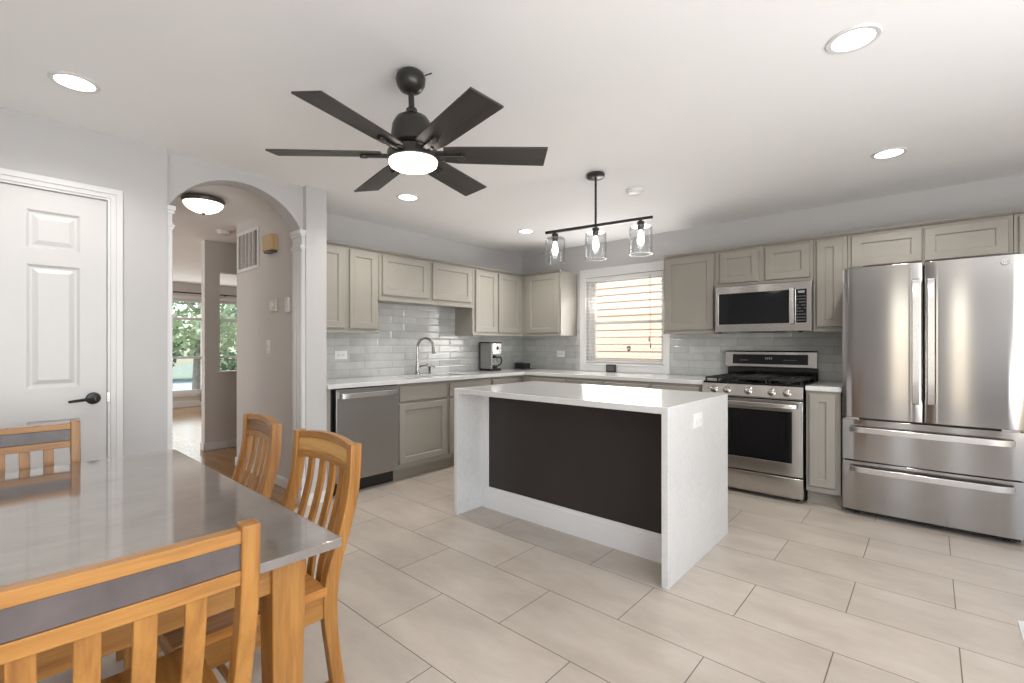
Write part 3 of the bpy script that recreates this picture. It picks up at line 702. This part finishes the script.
MB().prism([(2.570,0),(2.546,0),(2.546,.100),(2.552,.118),(2.552,.132),(2.560,.142),(2.562,.158),(2.570,.158)], IX0+T_+.001, IX1-T_-.001, 'x').build('base_moulding', M['white'], isl)
for q in range(3):
    x0 = IX0+T_+.02+q*.50
    d_ = door_mesh(.48,.72).build('door', M['cab'], isl, 0, (x0+.48,3.185,.13), (0,0,PI), 20)
def outlet(label, loc, rz, w=.118, h=.075, group='wall outlets'):     # faces local -y
    t = thing('wall_outlet', label, 'outlet', loc, rz, group)
    MB().box(-w/2,w/2,-.006,0,-h/2,h/2).build('cover_plate', M['plate'], t, bevel=.003)
    for s_ in (-1,1):
        r_ = MB().box(s_*.022-.016,s_*.022+.016,-.0085,-.004,-.016,.016).build('receptacle', M['white'], t, bevel=.003)
        MB().box(s_*.022-.009,s_*.022-.001,-.0088,-.008,.004,.007).box(s_*.022-.009,s_*.022-.001,-.0088,-.008,-.007,-.004).build('slot', M['slotdark'], r_)
    return t
outlet('white horizontal outlet on the right end of the island', (IX1,2.690,.804), PI/2, .128, .082)
outlet('white horizontal outlet on the tile above the dishwasher', (XW+.009,2.272,1.133), PI/2, .125, .08)
outlet('white horizontal outlet on the tile left of the kitchen window', (-3.522,YW-.009,1.114), 0, .125, .08)

# ------------------------------------------------------------------ coffee maker and caddy
cm = thing('coffee_maker', 'silver and black drip coffee maker with glass carafe on the corner counter', 'coffee maker', (-4.02,4.15,.914))
MB().box(-.10,.10,-.085,.085,0,.030).build('base', M['black'], cm, bevel=.008)
MB().grid([-.10,-.03,.098],[-.085,-.070,.072,.085], lambda i,j: i == 0 or j == 0, .028, .335).build('water_tank', M['steel_dw'], cm, .004)
MB().box(-.108,-.09,-.088,.088,.0,.345).build('back_panel', M['black'], cm, bevel=.004)
MB().box(-.028,.100,-.068,.085,.200,.336).build('brew_head', M['handle'], cm, bevel=.005)
MB().box(-.102,.102,-.088,.088,.336,.348).build('lid', M['black'], cm, bevel=.004)
MB().lathe([(.022,.0),(.022,.003),(.018,.004)], (.099,.015,.275), 20, 'x').build('badge', M['black'], cm)
ca = MB().lathe([(.050,.032),(.062,.045),(.064,.085),(.055,.13),(.042,.155),(.045,.165)], (.035,.005,0), 28, cap=False).build('carafe', M['shade'], cm)
MB().lathe([(.052,.034),(.060,.046),(.060,.075)], (.035,.005,0), 28).build('coffee', M['black'], ca)
MB().lathe([(.046,.155),(.048,.170),(.040,.185),(.010,.190)], (.035,.005,0), 24).build('carafe_lid', M['black'], ca)
MB().tube([(.050,.055,.160),(.070,.098,.165),(.075,.118,.13),(.070,.105,.08),(.052,.068,.06)], .010, 10).build('handle', M['black'], ca)
cd = thing('counter_caddy', 'low black caddy on the counter in the corner of the backsplash', 'caddy', (-4.01,4.74,.914))
MB().box(-.10,.13,-.07,.10,0,.008).build('tray', M['black'], cd, bevel=.003)
m_ = MB().grid([-.085,-.079,.079,.085],[-.055,-.049,.049,.055], lambda i,j: not (i==1 and j==1), .006, .075)
m_.build('bin', M['black'], cd, .002)
for q in range(3): MB().box(-.07+q*.052,-.028+q*.052,-.045,.045,.008,.085-.006*q).build('packet', M['slotdark'], cd, bevel=.004)

# ------------------------------------------------------------------ ceiling fan
fan = thing('ceiling_fan', 'black six-blade ceiling fan with a round light', 'ceiling fan', (-1.736,1.279,ZC))
fan.rotation_euler = (.029,-.012,0)
MB().lathe([(.044,0),(.059,-.012),(.066,-.032),(.061,-.060),(.047,-.082),(.026,-.093),(.020,-.094)], n=36).build('canopy', M['fan_metal'], fan)
MB().tube([(.062,.03,-.028),(.092,.045,-.024)], .003, 8).build('canopy_screw', M['fan_metal'], fan)
MB().lathe([(.013,-.09),(.013,-.17)], n=20).build('downrod', M['fan_metal'], fan)
MB().lathe([(.018,-.160),(.024,-.166),(.027,-.186),(.046,-.194),(.070,-.208),(.087,-.238),(.093,-.275),(.094,-.322),(.085,-.330)], n=40).build('motor_housing', M['fan_metal'], fan)
MB().lathe([(.088,-.328),(.070,-.334),(.070,-.345),(.106,-.350),(.113,-.360),(.113,-.392),(.106,-.396)], n=40).build('hub', M['fan_metal'], fan)
MB().lathe([(.106,-.394),(.107,-.404),(.103,-.416),(.090,-.424),(.060,-.428),(.001,-.429)], n=40).build('light_lens', M['fanlight'], fan)
def blade_mesh():
    m_ = MB()
    out = [(.135,-.052),(.20,-.058),(.45,-.063),(.600,-.066),(.602,.073),(.45,.069),(.20,.062),(.135,.052)]
    return m_.prism(out, -.004, .004, 'z', Matrix.Rotation(math.radians(-12.5),4,'X'))
ir = None
for q in range(6):
    a = math.radians(47.7+60*q)
    if q == 0:
        bl0 = blade_mesh().build('blade', M['blade'], fan, .0015, (0,0,-.366), (0,0,a))
        m_ = MB(); mt = Matrix.Rotation(math.radians(-12.5),4,'X')
        m_.box(.075,.215,-.012,.012,-.016,-.006,mt); m_.lathe([(.017,-.018),(.017,-.004)], (.215,0,0), 16, m=mt); m_.box(.06,.14,-.035,.035,-.010,-.003,mt)
        ir0 = m_.build('blade_iron', M['fan_metal'], bl0, .002)
    else:
        b_ = bl0.copy(); COL.objects.link(b_); b_.parent = fan; b_.rotation_euler = (0,0,a)
        i_ = ir0.copy(); COL.objects.link(i_); i_.parent = b_

# ------------------------------------------------------------------ linear pendant over the island
pe = thing('linear_pendant', 'black three-light bar pendant with clear glass cylinders over the island', 'pendant light', (-1.785,2.915,ZC), math.radians(8.5))
MB().lathe([(.060,0),(.064,-.006),(.064,-.026),(.058,-.030)], n=32).build('canopy', M['fan_metal'], pe)
MB().lathe([(.008,-.028),(.008,-.362)], n=12).build('rod', M['fan_metal'], pe)
MB().box(-.405,.405,-.010,.010,-.378,-.358).build('bar', M['fan_metal'], pe, bevel=.002)
for q, xx in enumerate((-.325,0,.325)):
    so_ = MB().lathe([(.010,-.376),(.010,-.384),(.024,-.386),(.024,-.410),(.030,-.413),(.030,-.418),(.022,-.420),(.020,-.440),(.012,-.444)], (xx,0,0), 20).build('socket', M['fan_metal'], pe)
    MB().lathe([(.024,-.416),(.066,-.417),(.074,-.425),(.076,-.438),(.076,-.606),(.0725,-.606),(.0725,-.438),(.0705,-.428),(.064,-.4205),(.024,-.4195)], (xx,0,0), 40, cap=False).build('glass_shade', M['shade'], so_)
    MB().lathe([(.010,-.440),(.012,-.455),(.020,-.485),(.024,-.508),(.021,-.528),(.012,-.542),(.002,-.546)], (xx,0,0), 20).build('bulb', M['bulb'], so_)

# ------------------------------------------------------------------ recessed lights
SP = [(-2.965,.299,'recessed ceiling light above the dining table, left edge of the ceiling'),(-.231,2.307,'large recessed ceiling light nearest the camera at upper right'),(-.198,3.83,'recessed ceiling light in front of the fridge'),
      (-3.22,2.347,'recessed ceiling light just below the ceiling fan'),(-3.238,3.884,'recessed ceiling light left of the bar pendant, near the corner cabinets')]
for i, (x,y,lb) in enumerate(SP):
    t = thing('recessed_light', lb, 'ceiling light', (x,y,ZC), 0, 'recessed ceiling lights')
    MB().lathe([(.090,0),(.092,-.003),(.088,-.007),(.072,-.006),(.072,-.001)], n=40, cap=False).build('trim_ring', M['white'], t)
    MB().lathe([(.0725,-.004),(.05,-.0055),(.001,-.006)], n=40).build('lens', M['spot'], t)
    lamp('downlight', 'SPOT', (x,y,ZC-.02), (0,0,0), 24 if i == 0 else 42, (1,.965,.92), radius=.07, spot=150)
# ------------------------------------------------------------------ hall fittings
hl = thing('flush_ceiling_light', 'bronze-rimmed frosted bowl ceiling light in the hall', 'ceiling light', (-4.49,1.235,ZC))
MB().lathe([(.11,0),(.143,-.010),(.155,-.028),(.150,-.048),(.140,-.054)], n=40).build('rim', M['bronze'], hl)
MB().lathe([(.144,-.050),(.136,-.072),(.110,-.100),(.066,-.122),(.020,-.130),(.001,-.130)], n=40).build('bowl', M['bowl'], hl)
MB().lathe([(.012,-.128),(.014,-.136),(.008,-.145),(.001,-.147)], n=16).build('finial', M['bronze'], hl)
lamp('hall_fill', 'AREA', (-8.2,-1.9,1.3), (PI/2,0,0), 80, (1,1,1), 2.5, 2.0)  # added fill that brightens the hall
kd = thing('smoke_detector', 'round white smoke detector on the ceiling right of the bar pendant canopy', 'smoke detector', (-1.739,3.423,ZC))
MB().lathe([(.068,0),(.070,-.006),(.068,-.012)], n=32).build('base', M['plate'], kd)
MB().lathe([(.062,-.011),(.061,-.024),(.050,-.031),(.001,-.032)], n=32).build('cover', M['plate'], kd)
sd = thing('smoke_detector', 'round white smoke detector on the hall ceiling', 'smoke detector', (-5.654,1.746,ZC))
MB().lathe([(.068,0),(.070,-.010),(.068,-.014)], n=32).build('base', M['plate'], sd)
MB().lathe([(.060,-.013),(.058,-.035),(.040,-.045),(.001,-.046)], n=32).build('cover', M['plate'], sd)
def hallitem(name, label, cat, x, z): return thing(name, label, cat, (x,HY0,z))
v_ = hallitem('air_return_vent', 'white louvred air return vent high on the hall wall', 'vent', -4.985, 2.150)
MB().grid([-.268,-.236,.236,.268],[-.198,-.166,.166,.198], lambda i,j: not (i==1 and j==1), -.012, 0, 'xz').build('frame', M['white'], v_, .003)
MB().box(-.238,.238,-.001,0,-.168,.168).build('backing', M['slotdark'], v_)
m_ = MB()
for q in range(5): m_.box(-.207+q*.0905,-.175+q*.0905+.012,-.010,-.002,-.168,.168)
m_.build('louvres', M['toe'], v_)
m_ = MB()
for q in range(4): m_.box(-.1475+q*.0905,-.1355+q*.0905,-.0115,-.002,-.168,.168)
m_.build('mullions', M['white'], v_)
c_ = hallitem('door_chime', 'pale yellow door chime box on the hall wall right of the vent', 'door chime', -4.40, 2.135)
MB().box(-.095,.095,-.060,0,-.070,.070).build('cover', M['chime'], c_, bevel=.004)
MB().box(-.085,.085,-.050,0,-.088,-.068).build('chime_bars', M['bronze'], c_, bevel=.003)
c_ = hallitem('thermostat', 'ivory thermostat with a round dial on the hall wall', 'thermostat', -4.36, 1.575)
MB().box(-.060,.060,-.028,0,-.055,.055).build('housing', M['ivory'], c_, bevel=.008)
MB().lathe([(.036,-.028),(.034,-.036),(.020,-.040),(.001,-.041)], n=24, axis='y').build('dial', M['plate'], c_)
c_ = hallitem('wall_sensor', 'slim white sensor box right of the thermostat', 'sensor', -4.075, 1.570)
MB().box(-.036,.036,-.024,0,-.065,.065).build('housing', M['plate'], c_, bevel=.006)
MB().box(-.012,.012,-.026,-.023,.030,.050).build('lens', M['ivory'], c_, bevel=.002)
c_ = hallitem('light_switch', 'white toggle light switch below the thermostat', 'light switch', -4.50, 1.212)
MB().box(-.040,.040,-.006,0,-.060,.060).build('cover_plate', M['plate'], c_, bevel=.003)
MB().box(-.005,.005,-.018,-.004,-.004,.012).build('toggle', M['ivory'], c_, bevel=.002)
# floor register
fv = thing('floor_register', 'white metal floor register at the right edge of the tile floor', 'vent', (.288,2.94,0))
MB().grid([0,.02,.245,.265],[-.13,-.11,.105,.127], lambda i,j: not (i==1 and j==1), 0, .006).build('frame', M['white'], fv, .002)
m_ = MB()
for q in range(9): m_.box(.02,.245,-.108+q*.024,-.096+q*.024,0,.005)
m_.build('grille', M['white'], fv)

# ------------------------------------------------------------------ dining table
TX0, TX1, TY0, TY1, TZ = -2.552, -1.080, -.380, .592, .758
tb = thing('dining_table', 'honey oak dining table with a grey metal-clad top', 'table', ((TX0+TX1)/2,(TY0+TY1)/2,0))
hx, hy = (TX1-TX0)/2, (TY1-TY0)/2
MB().box(-hx,hx,-hy,hy,TZ-.022,TZ).build('tabletop', M['zinc'], tb, .001)
for (a,b,c,d,ax) in ((-hx+.08,hx-.08,-hy+.05,-hy+.075,'x'),(-hx+.08,hx-.08,hy-.075,hy-.05,'x'),(-hx+.05,-hx+.075,-hy+.08,hy-.08,'y'),(hx-.075,hx-.05,-hy+.08,hy-.08,'y')):
    MB().box(a,b,c,d,TZ-.098,TZ-.022).build('apron', M['oak_'+ax], tb, .002)
for sx in (-1,1):
    for sy in (-1,1):
        cx_, cy2 = sx*(hx-.078), sy*(hy-.110)
        sq = lambda w_, ox=0: [(cx_-w_-ox*sx,cy2-w_),(cx_+w_-ox*sx,cy2-w_),(cx_+w_-ox*sx,cy2+w_),(cx_-w_-ox*sx,cy2+w_)]
        secs = [[(x,y,z) for x,y in sq(w_)] for z,w_ in ((0,.027),(.40,.034),(TZ-.13,.038),(TZ-.022,.038))]
        MB().sweep(secs).build('leg', M['oak_z'], tb, .003)

# ------------------------------------------------------------------ dining chairs (local: seat faces -y, back at +y)
def prof_y(z, tbl):
    for (z0,y0),(z1,y1) in zip(tbl, tbl[1:]):
        if z0 <= z <= z1:
            f = (z-z0)/(z1-z0); f = f*f*(3-2*f) if False else f
            return y0+(y1-y0)*f
    return tbl[-1][1] if z > tbl[-1][0] else tbl[0][1]
PR = [(0,.045),(.08,.030),(.18,.016),(.29,.001),(.36,-.008),(.44,-.013),(.48,-.010),(.54,-.001),(.58,.013),(.64,.033),(.70,.050),(.76,.064),(.82,.071),(.93,.075)]
SEAT = .498
def chair_base(t, hw, depth, mat_seat):
    # posts with the S-shaped rear leg
    for s_ in (-1,1):
        secs = []
        for q in range(27):
            z = .914*q/26; y = prof_y(z, PR); th = .019+.004*math.exp(-((z-.48)/.12)**2)
            x = s_*hw
            secs.append([(x-.015,y-th,z),(x+.015,y-th,z),(x+.015,y+th,z),(x-.015,y+th,z)])
        MB().sweep(secs).build('back_post', M['oak_z'], t, .003)
    for s_ in (-1,1):
        secs = [[(s_*(hw-.004)-w_,-depth+.02-w_,z),(s_*(hw-.004)+w_,-depth+.02-w_,z),(s_*(hw-.004)+w_,-depth+.02+w_,z),(s_*(hw-.004)-w_,-depth+.02+w_,z)] for z,w_ in ((0,.014),(.25,.018),(SEAT-.03,.020))]
        MB().sweep(secs).build('front_leg', M['oak_z'], t, .003)
    # saddle seat
    secs = []
    for q in range(15):
        u = -1+2*q/14; x = u*(hw+.016)
        dip = .010*(1-u*u)
        row = []
        for r in range(9): 
            v = r/8; y = -depth-.012+v*(depth-.012); row.append((x,y,SEAT-dip*math.sin(PI*min(1,.1+v*.9))))
        secs.append(row+[(x,-.024,SEAT-.028),(x,-depth-.012,SEAT-.028)])
    MB().sweep(secs).build('seat', mat_seat, t, .003, smooth=50)
    for (a,b,c,d) in ((-hw+.012,hw-.012,-depth+.006,-depth+.024),(-hw+.012,hw-.012,-.030,-.012)): MB().box(a,b,c,d,SEAT-.095,SEAT-.028).build('seat_rail', M['oak_x'], t, .002)
    for s_ in (-1,1): 
        MB().box(s_*hw-.009,s_*hw+.009,-depth+.03,-.018,SEAT-.095,SEAT-.028).build('seat_rail', M['oak_y'], t, .002)
        MB().box(s_*hw-.008,s_*hw+.008,-depth+.03,.010,.170,.198).build('stretcher', M['oak_y'], t, .002)
    MB().box(-hw+.01,hw-.01,-depth*.5-.008,-depth*.5+.008,.174,.194).build('stretcher', M['oak_x'], t, .002)
def rail(t, name, mat, hw, z0, z1, arch, th, curve, y_off=0):
    secs = []
    for q in range(17):
        u = -1+2*q/16; x = u*(hw-.014); dz = arch*(1-u*u); dy = curve*(1-u*u)+y_off
        a, b = z0+dz, z1+dz
        ya, yb = prof_y(a,PR)+dy, prof_y(b,PR)+dy
        secs.append([(x,ya-th,a),(x,yb-th,b),(x,yb+th,b),(x,ya+th,a)])
    return MB().sweep(secs).build(name, mat, t, .0015)
def slat(t, x, w, z0, z1, curve, hw):
    secs = []
    for q in range(15):
        z = z0+(z1-z0)*q/14; y = prof_y(z,PR)+curve*(1-(x/hw)**2)
        secs.append([(x-w,y-.006,z),(x+w,y-.006,z),(x+w,y+.006,z),(x-w,y+.006,z)])
    MB().sweep(secs).build('slat', M['oak_z'], t, .0015)
def side_chair(label):
    t = thing('dining_chair', label, 'chair', (0,0,0), 0, 'narrow dining chairs along the table'); hw = .192; cv = .016
    chair_base(t, hw, .40, M['seat'])
    rail(t, 'top_rail', M['oak_x'], hw, .888, .911, .012, .012, cv)
    ri = rail(t, 'inlay_panel', M['burl'], hw, .840, .888, .010, .008, cv); ri['label'] = 'knotty burl wood inlay'
    rail(t, 'lower_rail', M['oak_x'], hw, .818, .840, .010, .012, cv)
    for q in range(4): slat(t, (-1.5+q)*.073, .0165, .45, .832, cv, hw)
    rail(t, 'back_seat_rail', M['oak_x'], hw, .436, .464, 0, .009, 0)
    return t
def end_chair(label):
    t = thing('dining_chair', label, 'chair', (0,0,0), 0, 'metal-banded dining chairs at the table ends'); hw = .214; cv = .005
    chair_base(t, hw, .36, M['seat'])
    rail(t, 'top_rail', M['oak_x'], hw, .883, .906, .0, .013, cv)
    rb = rail(t, 'metal_band', M['band'], hw, .836, .883, .0, .010, cv); rb['label'] = 'grey metal band'
    rail(t, 'lower_rail', M['oak_x'], hw, .809, .836, .0, .013, cv)
    for q in range(5): slat(t, (-2+q)*.0675, .0155, .45, .818, cv, hw)
    rail(t, 'back_seat_rail', M['oak_x'], hw, .436, .464, 0, .009, 0)
    return t
c1 = side_chair('narrow slat-back oak chair at the table corner nearest the island'); c1.location = (-1.572,.724,0)
c2 = dup(c1, (-2.160,.735,0), -.085, 'narrow slat-back oak chair at the table corner nearest the arch')
for ch in c2.children:
    if ch.name.startswith('inlay_panel'):
        ch.data = ch.data.copy(); ch.data.materials[0] = M['burl_dark']; ch['label'] = 'dark knotty burl wood inlay'
e1 = end_chair('wide oak chair with metal-banded back, in front of the table end closest to view'); e1.location = (-.995,.110,0); e1.rotation_euler = (0,0,-PI/2-.05)
dup(e1, (-2.592,.055,0), PI/2, 'oak chair with metal-banded back, in front of the white door')
